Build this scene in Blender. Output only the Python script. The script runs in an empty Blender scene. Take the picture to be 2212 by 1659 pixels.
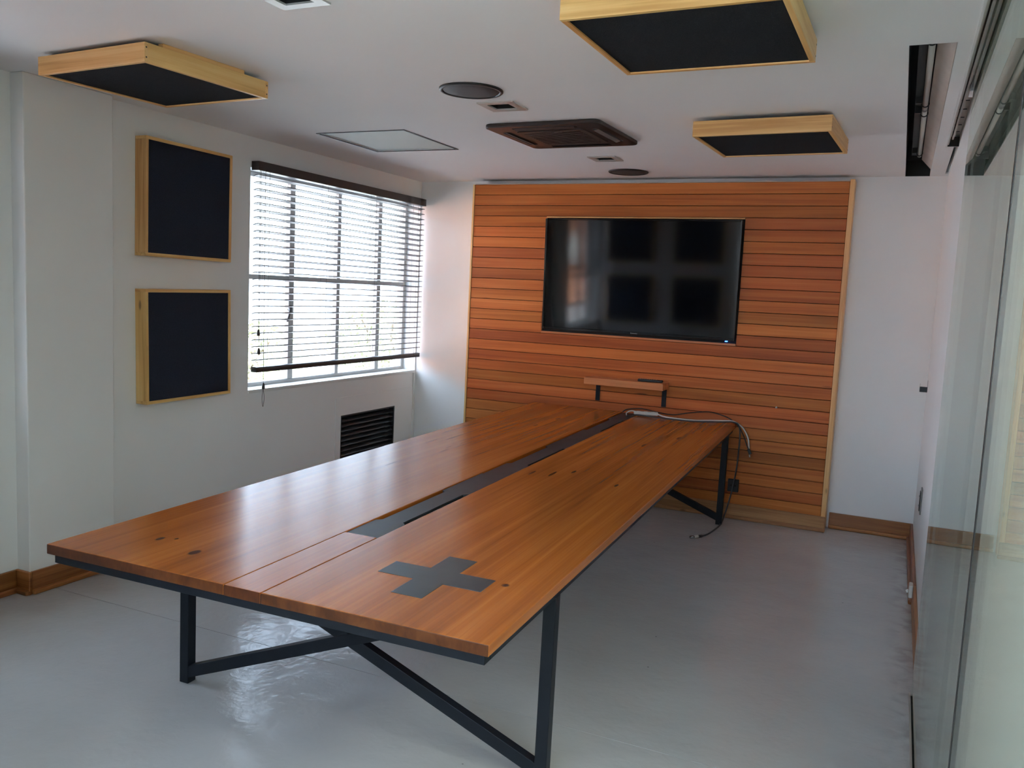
import bpy, bmesh, math, random
from mathutils import Vector, Matrix
random.seed(7)
S = bpy.context.scene
COL = S.collection

# ------------------------------------------------------------------ camera
H = 2.675            # ceiling height
XL = -4.14           # left wall plane
YF = 6.907           # far wall plane
YC = 6.756           # face of the timber cladding
XR = 0.22            # right wall plane
YB = -0.75           # rear wall plane
F_PX, YAW, PITCH, ROLL, CAM_H = 1828.18, 0.42518, 0.10873, 0.04763, 1.7067
fwd = Vector((-math.sin(YAW)*math.cos(PITCH), math.cos(YAW)*math.cos(PITCH), -math.sin(PITCH)))
rt = fwd.cross(Vector((0, 0, 1))).normalized(); up = rt.cross(fwd)
rr = math.cos(ROLL)*rt + math.sin(ROLL)*up
uu = -math.sin(ROLL)*rt + math.cos(ROLL)*up
cd = bpy.data.cameras.new('camera'); cam = bpy.data.objects.new('camera', cd); COL.objects.link(cam)
cd.sensor_fit = 'HORIZONTAL'; cd.sensor_width = 36.0; cd.lens = F_PX*36.0/2212.0
cd.clip_start = 0.02; cd.clip_end = 300
m = Matrix.Identity(4)
for i in range(3):
    m[i][0] = rr[i]; m[i][1] = uu[i]; m[i][2] = -fwd[i]
m[2][3] = CAM_H
cam.matrix_world = m
S.camera = cam

# ------------------------------------------------------------------ light
W = bpy.data.worlds.new('sky'); S.world = W; W.use_nodes = True
nt = W.node_tree; nt.nodes.clear()
sky = nt.nodes.new('ShaderNodeTexSky'); sky.sky_type = 'NISHITA'; sky.sun_disc = False
sky.sun_elevation = math.radians(48); sky.sun_rotation = math.radians(100)
sky.air_density = 1.0; sky.dust_density = 3.0; sky.ozone_density = 1.0
mixc = nt.nodes.new('ShaderNodeMix'); mixc.data_type = 'RGBA'; mixc.inputs[0].default_value = 0.55
mixc.inputs[7].default_value = (8.2, 10.0, 12.4, 1)      # high thin cloud
bgn = nt.nodes.new('ShaderNodeBackground'); bgn.inputs[1].default_value = 0.85
wo = nt.nodes.new('ShaderNodeOutputWorld')
nt.links.new(sky.outputs[0], mixc.inputs[6]); nt.links.new(mixc.outputs[2], bgn.inputs[0]); nt.links.new(bgn.outputs[0], wo.inputs[0])
sd = bpy.data.lights.new('sun', 'SUN'); sd.energy = 36; sd.angle = math.radians(1.0); sd.color = (1.0, 0.975, 0.94)
so = bpy.data.objects.new('sun', sd); COL.objects.link(so)
so.rotation_euler = (0, math.radians(46), math.radians(25))     # comes from +X, over the roof

S.view_settings.view_transform = 'Standard'; S.view_settings.look = 'None'
S.view_settings.gamma = 1.0; S.view_settings.use_curve_mapping = False
S.view_settings.exposure = 0.74
try:
    S.cycles.use_denoising = True; S.cycles.use_light_tree = False; S.cycles.diffuse_bounces = 5; S.cycles.glossy_bounces = 3; S.cycles.max_bounces = 8; S.cycles.use_adaptive_sampling = True; S.cycles.adaptive_threshold = 0.05
    S.cycles.transparent_max_bounces = 12; S.cycles.sample_clamp_indirect = 8; S.cycles.caustics_reflective = False
except Exception:
    pass

# ------------------------------------------------------------------ helpers
class MB:
    """collects shapes for ONE mesh object"""
    def __init__(s): s.v = []; s.f = []; s.sm = []
    def add(s, vs, fs, smooth=False):
        b = len(s.v); s.v += [tuple(v) for v in vs]
        for f in fs: s.f.append([b+i for i in f]); s.sm.append(smooth)
        return s
    def box(s, x0, x1, y0, y1, z0, z1):
        vs = [(x, y, z) for z in (z0, z1) for y in (y0, y1) for x in (x0, x1)]
        return s.add(vs, [(0, 2, 3, 1), (4, 5, 7, 6), (0, 1, 5, 4), (2, 6, 7, 3), (0, 4, 6, 2), (1, 3, 7, 5)])
    def prism(s, pts, z0, z1):
        n = len(pts)
        vs = [(x, y, z0) for x, y in pts] + [(x, y, z1) for x, y in pts]
        fs = [list(range(n))[::-1], list(range(n, 2*n))] + [(i, (i+1) % n, n+(i+1) % n, n+i) for i in range(n)]
        return s.add(vs, fs)
    def bar(s, p, q, w, h, ref=(0, 1, 0)):
        """rectangular bar from p to q; w measured along ref, h across"""
        p, q = Vector(p), Vector(q); d = (q-p).normalized(); r = Vector(ref)
        r = (r - d*r.dot(d)).normalized(); t = d.cross(r)
        c = [(-1, -1), (1, -1), (1, 1), (-1, 1)]
        vs = [e + r*(w/2*a) + t*(h/2*b) for e in (p, q) for a, b in c]
        return s.add(vs, [(3, 2, 1, 0), (4, 5, 6, 7)] + [(i, (i+1) % 4, 4+(i+1) % 4, 4+i) for i in range(4)])
    def tube(s, pts, r, n=8, sub=6, caps=True):
        P = [Vector(p) for p in pts]
        if sub > 1 and len(P) > 2:
            Q = []
            for i in range(len(P)-1):
                a, b, c, d = P[max(i-1, 0)], P[i], P[i+1], P[min(i+2, len(P)-1)]
                for k in range(sub):
                    t = k/sub
                    Q.append(0.5*((2*b) + (c-a)*t + (2*a-5*b+4*c-d)*t*t + (3*b-a-3*c+d)*t**3))
            P = Q + [P[-1]]
        rs = r if isinstance(r, (list, tuple)) else [r]*len(P)
        vs, fs = [], []
        t0 = (P[1]-P[0]).normalized(); nrm = t0.orthogonal().normalized()
        for i, p in enumerate(P):
            t = (P[min(i+1, len(P)-1)] - P[max(i-1, 0)]).normalized()
            nrm = (nrm - t*nrm.dot(t)).normalized(); bn = t.cross(nrm)
            for k in range(n):
                a = 2*math.pi*k/n
                vs.append(p + (nrm*math.cos(a) + bn*math.sin(a))*rs[i])
        for i in range(len(P)-1):
            for k in range(n):
                fs.append((i*n+k, i*n+(k+1) % n, (i+1)*n+(k+1) % n, (i+1)*n+k))
        if caps:
            fs.append(tuple(range(n))[::-1]); fs.append(tuple((len(P)-1)*n+k for k in range(n)))
        return s.add(vs, fs, True)
    def lathe(s, prof, c=(0, 0, 0), n=48):
        """prof: list of (r, z), revolved about Z at c"""
        vs, fs = [], []
        for r, z in prof:
            for k in range(n):
                a = 2*math.pi*k/n; vs.append((c[0]+r*math.cos(a), c[1]+r*math.sin(a), c[2]+z))
        for i in range(len(prof)-1):
            for k in range(n): fs.append((i*n+k, i*n+(k+1) % n, (i+1)*n+(k+1) % n, (i+1)*n+k))
        fs.append(tuple(range(n))[::-1]); fs.append(tuple((len(prof)-1)*n+k for k in range(n)))
        return s.add(vs, fs, True)
    def mesh(s, name, mat, fix=True):
        me = bpy.data.meshes.new(name); me.from_pydata(s.v, [], s.f)
        me.polygons.foreach_set('use_smooth', s.sm)
        if fix:
            bm = bmesh.new(); bm.from_mesh(me); bmesh.ops.recalc_face_normals(bm, faces=bm.faces); bm.to_mesh(me); bm.free()
        if mat: me.materials.append(mat)
        me.update(); return me
    def build(s, name, mat, parent=None, bevel=0, loc=None, fix=True):
        return link(name, s.mesh(name, mat, fix), parent, bevel, loc)

def link(name, me, parent=None, bevel=0, loc=None, rot=None):
    o = bpy.data.objects.new(name, me); COL.objects.link(o)
    if parent is not None: o.parent = parent
    if loc is not None: o.location = loc
    if rot is not None: o.rotation_euler = rot
    if bevel:
        b = o.modifiers.new('bevel', 'BEVEL'); b.width = bevel; b.segments = 2; b.limit_method = 'ANGLE'; b.angle_limit = 0.6
        b.harden_normals = False
    return o
def B(*a): return MB().box(*a)
def empty(name, loc=(0, 0, 0), rot=(0, 0, 0)):
    o = bpy.data.objects.new(name, None); COL.objects.link(o); o.location = loc; o.rotation_euler = rot
    o.empty_display_size = 0.1; return o
def tag(o, label, cat, group=None):
    o['label'] = label; o['category'] = cat
    if group: o['group'] = group
    return o
def struct(o, label=None, cat=None):
    o['kind'] = 'structure'
    if label: o['label'] = label
    if cat: o['category'] = cat
    return o
def plate(name, mat, ax, lo, hi, us, vs, holes, parent=None):
    """slab with rectangular holes. ax = thickness axis (lo..hi); us/vs = extents of the other two axes; holes (u0,u1,v0,v1)"""
    U = sorted(set(list(us) + [h for q in holes for h in q[:2]])); V = sorted(set(list(vs) + [h for q in holes for h in q[2:]]))
    U = [u for u in U if us[0] <= u <= us[1]]; V = [v for v in V if vs[0] <= v <= vs[1]]
    solid = {}
    for i in range(len(U)-1):
        for j in range(len(V)-1):
            cu, cv = (U[i]+U[i+1])/2, (V[j]+V[j+1])/2
            solid[i, j] = not any(h[0] < cu < h[1] and h[2] < cv < h[3] for h in holes)
    def P(w, u, v):
        return {0: (w, u, v), 1: (u, w, v), 2: (u, v, w)}[ax]
    bm = bmesh.new(); cache = {}
    def vt(w, u, v):
        k = (w, u, v)
        if k not in cache: cache[k] = bm.verts.new(P(w, u, v))
        return cache[k]
    for (i, j), ok in solid.items():
        if not ok: continue
        a, b, c, d = U[i], U[i+1], V[j], V[j+1]
        for w in (lo, hi): bm.faces.new([vt(w, a, c), vt(w, b, c), vt(w, b, d), vt(w, a, d)])
        for (di, dj, e) in ((-1, 0, ((a, c), (a, d))), (1, 0, ((b, c), (b, d))), (0, -1, ((a, c), (b, c))), (0, 1, ((a, d), (b, d)))):
            if not solid.get((i+di, j+dj), False):
                (u0, v0), (u1, v1) = e
                bm.faces.new([vt(lo, u0, v0), vt(lo, u1, v1), vt(hi, u1, v1), vt(hi, u0, v0)])
    bmesh.ops.recalc_face_normals(bm, faces=bm.faces)
    me = bpy.data.meshes.new(name); bm.to_mesh(me); bm.free(); me.materials.append(mat)
    return link(name, me, parent)

# ------------------------------------------------------------------ materials
def newmat(name):
    mt = bpy.data.materials.new(name); mt.use_nodes = True
    n = mt.node_tree.nodes; return mt, n, mt.node_tree.links, n['Principled BSDF']
def plain(name, col, rough=0.5, metal=0.0, spec=0.5, noise=0.0, nscale=8.0, bump=0.0, bscale=60.0, bdist=0.002, coat=0.0):
    mt, n, l, p = newmat(name)
    p.inputs['Base Color'].default_value = (*col, 1); p.inputs['Roughness'].default_value = rough
    p.inputs['Metallic'].default_value = metal; p.inputs['Specular IOR Level'].default_value = spec
    if coat: p.inputs['Coat Weight'].default_value = coat; p.inputs['Coat Roughness'].default_value = 0.08
    tc = n.new('ShaderNodeTexCoord')
    if noise:
        nz = n.new('ShaderNodeTexNoise'); nz.inputs['Scale'].default_value = nscale; nz.inputs['Detail'].default_value = 2
        l.new(tc.outputs['Object'], nz.inputs['Vector'])
        mx = n.new('ShaderNodeMix'); mx.data_type = 'RGBA'
        mx.inputs[6].default_value = (*[c*(1-noise) for c in col], 1); mx.inputs[7].default_value = (*[min(1, c*(1+noise)) for c in col], 1)
        l.new(nz.outputs['Fac'], mx.inputs[0]); l.new(mx.outputs[2], p.inputs['Base Color'])
    if bump:
        nb = n.new('ShaderNodeTexNoise'); nb.inputs['Scale'].default_value = bscale; nb.inputs['Detail'].default_value = 4
        l.new(tc.outputs['Object'], nb.inputs['Vector'])
        bp = n.new('ShaderNodeBump'); bp.inputs['Strength'].default_value = bump; bp.inputs['Distance'].default_value = bdist
        l.new(nb.outputs['Fac'], bp.inputs['Height']); l.new(bp.outputs['Normal'], p.inputs['Normal'])
    return mt

def wood(name, dark, mid, light, axis='X', along=0.9, across=16.0, fine=110.0, rough=0.45, bump=0.15, tone=(0.85, 1.12), hue=0.012,
         knots=0.5, kscale=(1.3, 4.0), stave=0.0, coat=0.0, spec=0.5, ramp=(0.41, 0.60), spots=()):
    mt, n, l, p = newmat(name)
    tc = n.new('ShaderNodeTexCoord'); oi = n.new('ShaderNodeObjectInfo')
    rnd = n.new('ShaderNodeVectorMath'); rnd.operation = 'SCALE'; rnd.inputs[0].default_value = (37.0, 91.0, 53.0)
    l.new(oi.outputs['Random'], rnd.inputs['Scale'])
    ad = n.new('ShaderNodeVectorMath'); ad.operation = 'ADD'
    l.new(tc.outputs['Object'], ad.inputs[0]); l.new(rnd.outputs[0], ad.inputs[1])
    def sc(al, ac):
        mp = n.new('ShaderNodeMapping'); v = [ac, ac, ac]; v['XYZ'.index(axis)] = al
        mp.inputs['Scale'].default_value = v; l.new(ad.outputs[0], mp.inputs['Vector']); return mp.outputs[0]
    def noise(vec, det, dis):
        nz = n.new('ShaderNodeTexNoise'); nz.inputs['Scale'].default_value = 1.0; nz.inputs['Detail'].default_value = det
        nz.inputs['Distortion'].default_value = dis; l.new(vec, nz.inputs['Vector']); return nz.outputs['Fac']
    def math_(op, a, b=None, c=None):
        nd = n.new('ShaderNodeMath'); nd.operation = op
        for i, q in enumerate((a, b, c)):
            if q is None: continue
            if isinstance(q, (int, float)): nd.inputs[i].default_value = q
            else: l.new(q, nd.inputs[i])
        return nd.outputs[0]
    n1 = noise(sc(along, across), 3, 0.8); n2 = noise(sc(along*3, fine), 2, 0.0)
    n3 = noise(sc(along*0.8, across*0.28), 2, 0.5)
    g = math_('ADD', math_('MULTIPLY', n1, 0.5), math_('ADD', math_('MULTIPLY', n2, 0.22), math_('MULTIPLY', n3, 0.28)))
    rp = n.new('ShaderNodeValToRGB'); e = rp.color_ramp.elements
    e[0].position = ramp[0]; e[0].color = (*dark, 1); e[1].position = ramp[1]; e[1].color = (*light, 1)
    k = e.new(0.5); k.color = (*mid, 1)
    l.new(g, rp.inputs[0]); col = rp.outputs[0]
    hs = n.new('ShaderNodeHueSaturation')
    l.new(math_('MULTIPLY_ADD', oi.outputs['Random'], 2*hue, 0.5-hue), hs.inputs['Hue'])
    frac = math_('FRACT', math_('MULTIPLY', oi.outputs['Random'], 17.31))
    val = math_('MULTIPLY_ADD', frac, tone[1]-tone[0], tone[0])
    if stave:
        sep = n.new('ShaderNodeSeparateXYZ'); l.new(tc.outputs['Object'], sep.inputs[0])
        fl = math_('FLOOR', math_('DIVIDE', sep.outputs['X'], stave))
        wn = n.new('ShaderNodeTexWhiteNoise'); wn.noise_dimensions = '1D'; l.new(fl, wn.inputs['W'])
        val = math_('MULTIPLY', val, math_('MULTIPLY_ADD', wn.outputs['Value'], 0.14, 0.93))
    l.new(val, hs.inputs['Value']); l.new(col, hs.inputs['Color']); col = hs.outputs[0]
    if knots:
        vo = n.new('ShaderNodeTexVoronoi'); vo.inputs['Scale'].default_value = 1.0; l.new(sc(*kscale), vo.inputs['Vector'])
        sepc = n.new('ShaderNodeSeparateColor'); l.new(vo.outputs['Color'], sepc.inputs[0])
        gate = math_('LESS_THAN', sepc.outputs[0], knots)
        kr = n.new('ShaderNodeMapRange'); kr.interpolation_type = 'SMOOTHSTEP'
        kr.inputs['From Min'].default_value = 0.035; kr.inputs['From Max'].default_value = 0.10
        kr.inputs['To Min'].default_value = 1.0; kr.inputs['To Max'].default_value = 0.0
        l.new(vo.outputs['Distance'], kr.inputs['Value'])
        mx = n.new('ShaderNodeMix'); mx.data_type = 'RGBA'; mx.inputs[7].default_value = (*[c*0.35 for c in dark], 1)
        l.new(math_('MULTIPLY', gate, math_('MULTIPLY', kr.outputs[0], 0.85)), mx.inputs[0]); l.new(col, mx.inputs[6]); col = mx.outputs[2]
    for (kx, ky, rx, ry) in spots:                       # individual knots of this board
        sb = n.new('ShaderNodeVectorMath'); sb.operation = 'SUBTRACT'; sb.inputs[1].default_value = (kx, ky, 0); l.new(tc.outputs['Object'], sb.inputs[0])
        ml = n.new('ShaderNodeVectorMath'); ml.operation = 'MULTIPLY'; ml.inputs[1].default_value = (1/rx, 1/ry, 0); l.new(sb.outputs[0], ml.inputs[0])
        ln = n.new('ShaderNodeVectorMath'); ln.operation = 'LENGTH'; l.new(ml.outputs[0], ln.inputs[0])
        kr = n.new('ShaderNodeMapRange'); kr.interpolation_type = 'SMOOTHSTEP'
        kr.inputs['From Min'].default_value = 0.6; kr.inputs['From Max'].default_value = 1.3; kr.inputs['To Min'].default_value = 0.9; kr.inputs['To Max'].default_value = 0.0
        l.new(ln.outputs['Value'], kr.inputs['Value'])
        mx = n.new('ShaderNodeMix'); mx.data_type = 'RGBA'; mx.inputs[7].default_value = (*[c*0.22 for c in dark], 1)
        l.new(kr.outputs[0], mx.inputs[0]); l.new(col, mx.inputs[6]); col = mx.outputs[2]
    l.new(col, p.inputs['Base Color'])
    p.inputs['Roughness'].default_value = rough; p.inputs['Specular IOR Level'].default_value = spec
    if coat: p.inputs['Coat Weight'].default_value = coat; p.inputs['Coat Roughness'].default_value = 0.16
    bp = n.new('ShaderNodeBump'); bp.inputs['Strength'].default_value = bump; bp.inputs['Distance'].default_value = 0.002
    l.new(math_('ADD', n2, n1), bp.inputs['Height']); l.new(bp.outputs[0], p.inputs['Normal'])
    if coat: l.new(bp.outputs[0], p.inputs['Coat Normal'])
    return mt

def glass(name, tint, base=0.04):
    mt = bpy.data.materials.new(name); mt.use_nodes = True; n = mt.node_tree.nodes; l = mt.node_tree.links; n.clear()
    out = n.new('ShaderNodeOutputMaterial'); mix = n.new('ShaderNodeMixShader'); tr = n.new('ShaderNodeBsdfTransparent'); gl = n.new('ShaderNodeBsdfGlossy')
    tr.inputs[0].default_value = (*tint, 1); gl.inputs['Roughness'].default_value = 0.0; gl.inputs[0].default_value = (0.96, 1.0, 0.97, 1)
    lw = n.new('ShaderNodeLayerWeight'); lw.inputs[0].default_value = 0.5
    pw = n.new('ShaderNodeMath'); pw.operation = 'POWER'; pw.inputs[1].default_value = 5.0
    ma = n.new('ShaderNodeMath'); ma.operation = 'MULTIPLY_ADD'; ma.inputs[1].default_value = 1-base; ma.inputs[2].default_value = base
    l.new(lw.outputs['Facing'], pw.inputs[0]); l.new(pw.outputs[0], ma.inputs[0]); l.new(ma.outputs[0], mix.inputs[0])
    l.new(tr.outputs[0], mix.inputs[1]); l.new(gl.outputs[0], mix.inputs[2]); l.new(mix.outputs[0], out.inputs[0])
    return mt
def emit(name, col, s):
    mt = bpy.data.materials.new(name); mt.use_nodes = True; n = mt.node_tree.nodes; p = n['Principled BSDF']
    p.inputs['Base Color'].default_value = (*col, 1); p.inputs['Emission Color'].default_value = (*col, 1); p.inputs['Emission Strength'].default_value = s
    return mt

M = {}
M['wall'] = plain('wall_paint', (0.86, 0.86, 0.855), 0.6, noise=0.02, nscale=3)
M['ceil'] = plain('ceiling_paint', (0.88, 0.88, 0.875), 0.7, noise=0.025, nscale=2)
M['white'] = plain('white_gloss', (0.78, 0.78, 0.76), 0.35)
M['frame_white'] = plain('window_frame_paint', (0.55, 0.55, 0.53), 0.45)
M['black_steel'] = plain('black_steel', (0.007, 0.010, 0.016), 0.45, spec=0.3, noise=0.2, nscale=20, bump=0.05, bscale=200)
M['gun'] = plain('blued_steel_plate', (0.034, 0.040, 0.047), 0.45, spec=0.35, noise=0.35, nscale=9, bump=0.06, bscale=90)
M['inlay'] = plain('steel_inlay', (0.06, 0.075, 0.085), 0.33, metal=0.3, noise=0.4, nscale=7, bump=0.05, bscale=60)
M['felt'] = plain('charcoal_felt', (0.020, 0.021, 0.025), 0.95, spec=0.1, noise=0.6, nscale=260, bump=0.7, bscale=330, bdist=0.004)
M['felt_navy'] = plain('navy_felt', (0.026, 0.029, 0.046), 0.9, spec=0.15, noise=0.4, nscale=200, bump=0.4, bscale=300, bdist=0.003)
M['dark'] = plain('dark_void', (0.012, 0.012, 0.013), 0.8)
M['darkbrown'] = plain('dark_brown_plastic', (0.035, 0.024, 0.022), 0.38, noise=0.1)
M['brownmid'] = plain('brown_grille', (0.055, 0.036, 0.031), 0.45, noise=0.1)
M['vane'] = plain('grey_vane', (0.22, 0.21, 0.2), 0.4)
M['spk'] = plain('speaker_mesh', (0.05, 0.05, 0.052), 0.6, noise=0.15, nscale=300, bump=0.5, bscale=500)
M['lampframe'] = plain('satin_aluminium', (0.52, 0.51, 0.48), 0.38, metal=0.3)
M['hatch'] = plain('frosted_diffuser', (0.50, 0.54, 0.51), 0.5, noise=0.06, nscale=4)
M['blind'] = plain('blind_slat', (0.10, 0.097, 0.096), 0.4, noise=0.05)
M['headrail'] = plain('blind_headrail', (0.045, 0.036, 0.036), 0.4, noise=0.1)
M['cord'] = plain('blind_cord', (0.09, 0.08, 0.075), 0.7)
M['grille'] = plain('grille_black', (0.022, 0.022, 0.026), 0.35)
M['bezel'] = plain('tv_bezel', (0.006, 0.006, 0.008), 0.12)
M['screen'] = plain('tv_screen', (0.003, 0.004, 0.006), 0.07, spec=0.5)
M['screen'].node_tree.nodes['Principled BSDF'].inputs['IOR'].default_value = 1.55
M['grey'] = plain('logo_grey', (0.35, 0.35, 0.36), 0.3, metal=0.5)
M['led'] = emit('standby_led', (0.05, 0.16, 1.0), 4.0)
M['rubber'] = plain('black_rubber', (0.012, 0.012, 0.013), 0.45)
M['greyrub'] = plain('grey_cable', (0.05, 0.055, 0.06), 0.4)
M['whiteplastic'] = plain('white_plastic', (0.62, 0.60, 0.55), 0.4)
M['chrome'] = plain('steel', (0.55, 0.55, 0.56), 0.22, metal=1.0)
M['tube'] = plain('fluorescent_tube', (0.72, 0.70, 0.64), 0.25)
M['trough'] = plain('trough_paint', (0.55, 0.49, 0.44), 0.6, noise=0.2, nscale=6)
M['trackmetal'] = plain('track_aluminium', (0.42, 0.38, 0.34), 0.4, metal=0.3, noise=0.15)
M['door_glass'] = glass('door_glass', (0.90, 0.955, 0.925))
M['win_glass'] = glass('window_glass', (0.97, 0.98, 0.98))
M['jamb'] = plain('jamb_paint', (0.30, 0.28, 0.26), 0.5)
M['corr'] = plain('corridor_paint', (0.68, 0.74, 0.69), 0.6, noise=0.02)

PD, PM, PL = (0.66, 0.33, 0.10), (0.82, 0.47, 0.17), (0.88, 0.56, 0.23)
for ax in 'XYZ':
    M['pine'+ax] = wood('pine_'+ax, PD, PM, PL, ax, 0.9, 22, 150, rough=0.42, tone=(0.92, 1.08), hue=0.006, knots=0.28, kscale=(2.6, 7.0))
    M['base'+ax] = wood('skirting_'+ax, (0.22, 0.070, 0.018), (0.32, 0.115, 0.032), (0.42, 0.165, 0.05), ax, 0.9, 22, 150, rough=0.38, tone=(0.9, 1.1), hue=0.006, knots=0.3, kscale=(2.2, 7.0))
M['skirtpale'] = wood('skirting_pale', (0.33, 0.15, 0.055), (0.43, 0.215, 0.085), (0.5, 0.27, 0.115), 'X', 0.9, 22, 150, rough=0.4, tone=(0.95, 1.05), hue=0.004, knots=0.35, kscale=(2.4, 8.0))
M['clad'] = wood('cladding_plank', (0.36, 0.092, 0.018), (0.52, 0.150, 0.032), (0.62, 0.215, 0.055), 'X', 0.55, 20, 120, rough=0.5, spec=0.3, bump=0.12, tone=(0.76, 1.14), hue=0.006, ramp=(0.34, 0.68), knots=0.16, kscale=(1.4, 9.0))
M['top'] = wood('table_top', (0.25, 0.060, 0.008), (0.42, 0.112, 0.015), (0.54, 0.170, 0.027), 'Y', 0.5, 18, 130, rough=0.27, spec=0.4, bump=0.10, tone=(0.97, 1.05), hue=0.003, knots=0.10, kscale=(1.5, 4.6), stave=0.115, coat=0.2, ramp=(0.30, 0.66),
    spots=[(-0.362, -2.16, 0.017, 0.028), (-0.573, -2.106, 0.011, 0.022), (-0.524, -2.077, 0.007, 0.01), (0.702, -1.898, 0.013, 0.016), (0.155, -0.264, 0.006, 0.05), (0.255, -0.222, 0.008, 0.06), (0.336, -0.109, 0.008, 0.035),
           (0.463, 0.935, 0.01, 0.05), (0.522, 1.371, 0.009, 0.06), (0.601, 1.363, 0.012, 0.05), (0.622, -0.281, 0.008, 0.03), (-0.657, 1.823, 0.008, 0.05), (-0.653, 1.667, 0.01, 0.05), (-0.366, 1.609, 0.01, 0.05), (-0.502, 2.161, 0.01, 0.05), (-0.392, 1.202, 0.008, 0.04)])
M['endgrain'] = wood('table_end_grain', (0.075, 0.020, 0.005), (0.105, 0.029, 0.007), (0.14, 0.042, 0.011), 'Z', 12, 14, 90, rough=0.4, spec=0.3, knots=0, stave=0.07, tone=(0.97, 1.05), hue=0.002)
M['shelf'] = wood('shelf_board', (0.40, 0.15, 0.045), (0.52, 0.21, 0.065), (0.60, 0.27, 0.09), 'X', 0.7, 18, 120, rough=0.4, knots=0.1, tone=(1.1,1.2))

# floor paint: grey, glossy, uneven
def floor_mat():
    mt, n, l, p = newmat('floor_paint')
    tc = n.new('ShaderNodeTexCoord')
    def nz(s, d, dist=0.0):
        q = n.new('ShaderNodeTexNoise'); q.inputs['Scale'].default_value = s; q.inputs['Detail'].default_value = d; q.inputs['Distortion'].default_value = dist
        l.new(tc.outputs['Object'], q.inputs['Vector']); return q.outputs['Fac']
    a = nz(1.1, 5, 0.3); b = nz(26, 6, 0.8)
    rp = n.new('ShaderNodeValToRGB'); e = rp.color_ramp.elements
    e[0].position = 0.3; e[0].color = (0.455, 0.455, 0.45, 1); e[1].position = 0.7; e[1].color = (0.52, 0.52, 0.515, 1)
    l.new(a, rp.inputs[0])
    # scattered specks of dirt
    vo = n.new('ShaderNodeTexVoronoi'); vo.inputs['Scale'].default_value = 5.5; l.new(tc.outputs['Object'], vo.inputs['Vector'])
    lt = n.new('ShaderNodeMath'); lt.operation = 'LESS_THAN'; lt.inputs[1].default_value = 0.028; l.new(vo.outputs['Distance'], lt.inputs[0])
    mx = n.new('ShaderNodeMix'); mx.data_type = 'RGBA'; mx.inputs[7].default_value = (0.12, 0.115, 0.11, 1)
    ml = n.new('ShaderNodeMath'); ml.operation = 'MULTIPLY'; ml.inputs[1].default_value = 0.6; l.new(lt.outputs[0], ml.inputs[0])
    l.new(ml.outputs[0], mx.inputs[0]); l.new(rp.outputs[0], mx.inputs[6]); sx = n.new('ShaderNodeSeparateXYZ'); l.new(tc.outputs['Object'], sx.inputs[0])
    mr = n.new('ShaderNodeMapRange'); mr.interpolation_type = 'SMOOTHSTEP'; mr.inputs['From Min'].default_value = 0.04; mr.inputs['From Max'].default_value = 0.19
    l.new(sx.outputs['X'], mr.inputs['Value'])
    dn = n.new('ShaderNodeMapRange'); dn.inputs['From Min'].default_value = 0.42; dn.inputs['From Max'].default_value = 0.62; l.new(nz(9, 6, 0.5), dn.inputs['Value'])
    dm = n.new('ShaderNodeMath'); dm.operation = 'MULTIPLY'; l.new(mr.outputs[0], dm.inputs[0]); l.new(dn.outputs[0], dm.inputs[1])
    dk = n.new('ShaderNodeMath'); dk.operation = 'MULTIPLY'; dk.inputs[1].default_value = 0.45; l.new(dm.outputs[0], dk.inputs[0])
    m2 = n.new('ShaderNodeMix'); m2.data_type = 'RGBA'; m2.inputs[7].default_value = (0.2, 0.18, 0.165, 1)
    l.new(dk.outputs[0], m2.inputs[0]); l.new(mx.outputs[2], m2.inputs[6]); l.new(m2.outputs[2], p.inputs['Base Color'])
    p.inputs['Roughness'].default_value = 0.16; p.inputs['Specular IOR Level'].default_value = 0.5
    bp = n.new('ShaderNodeBump'); bp.inputs['Strength'].default_value = 0.2; bp.inputs['Distance'].default_value = 0.006
    l.new(b, bp.inputs['Height'])
    b2 = n.new('ShaderNodeBump'); b2.inputs['Strength'].default_value = 0.2; b2.inputs['Distance'].default_value = 0.03
    l.new(nz(5, 3), b2.inputs['Height']); l.new(b2.outputs[0], bp.inputs['Normal']); l.new(bp.outputs[0], p.inputs['Normal'])
    return mt
M['floor'] = floor_mat()

# ------------------------------------------------------------------ room shell
WT = 0.22
JY = 3.025                                            # casting joint in the floor
fl = plate('floor', M['floor'], 2, -0.12, 0.0, (XL-WT, 2.7), (YB-0.1, YF+0.1), [(XL+0.1, 0.2, JY-0.0022, JY+0.0022)])
struct(fl, 'pale grey painted concrete floor with a straight casting joint', 'floor')
B(XL, 0.25, JY-0.02, JY+0.02, -0.02, -0.004).build('joint_filler', plain('joint_dirt', (0.16, 0.155, 0.15), 0.8), fl)

SLOT = (-0.06, 0.10, 3.53, 6.905)
TRACK = (0.157, 0.232, YB, 5.69)
CRACK = (0.196, 0.214, 5.72, 6.80)
DL = [(-2.0, 2.41), (-2.0, 4.13), (-2.0, 5.836)]
HATCH = (-3.58, -2.905, 4.61, 5.325)
holes = [SLOT, TRACK, CRACK, (HATCH[0]+0.012, HATCH[1]-0.012, HATCH[2]+0.012, HATCH[3]-0.012)] + [(x-0.066, x+0.066, y-0.066, y+0.066) for x, y in DL]
ce = plate('ceiling', M['ceil'], 2, H, H+0.06, (XL-WT, 2.7), (YB-0.1, YF+0.1), holes)
struct(ce, 'off-white plastered ceiling with recesses and a sliding door slot', 'ceiling')
struct(B(XL-WT-0.5, 3.0, YB-0.4, YF+0.4, H+0.26, H+0.45).build('roof_slab', M['trough'], ce))

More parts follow.
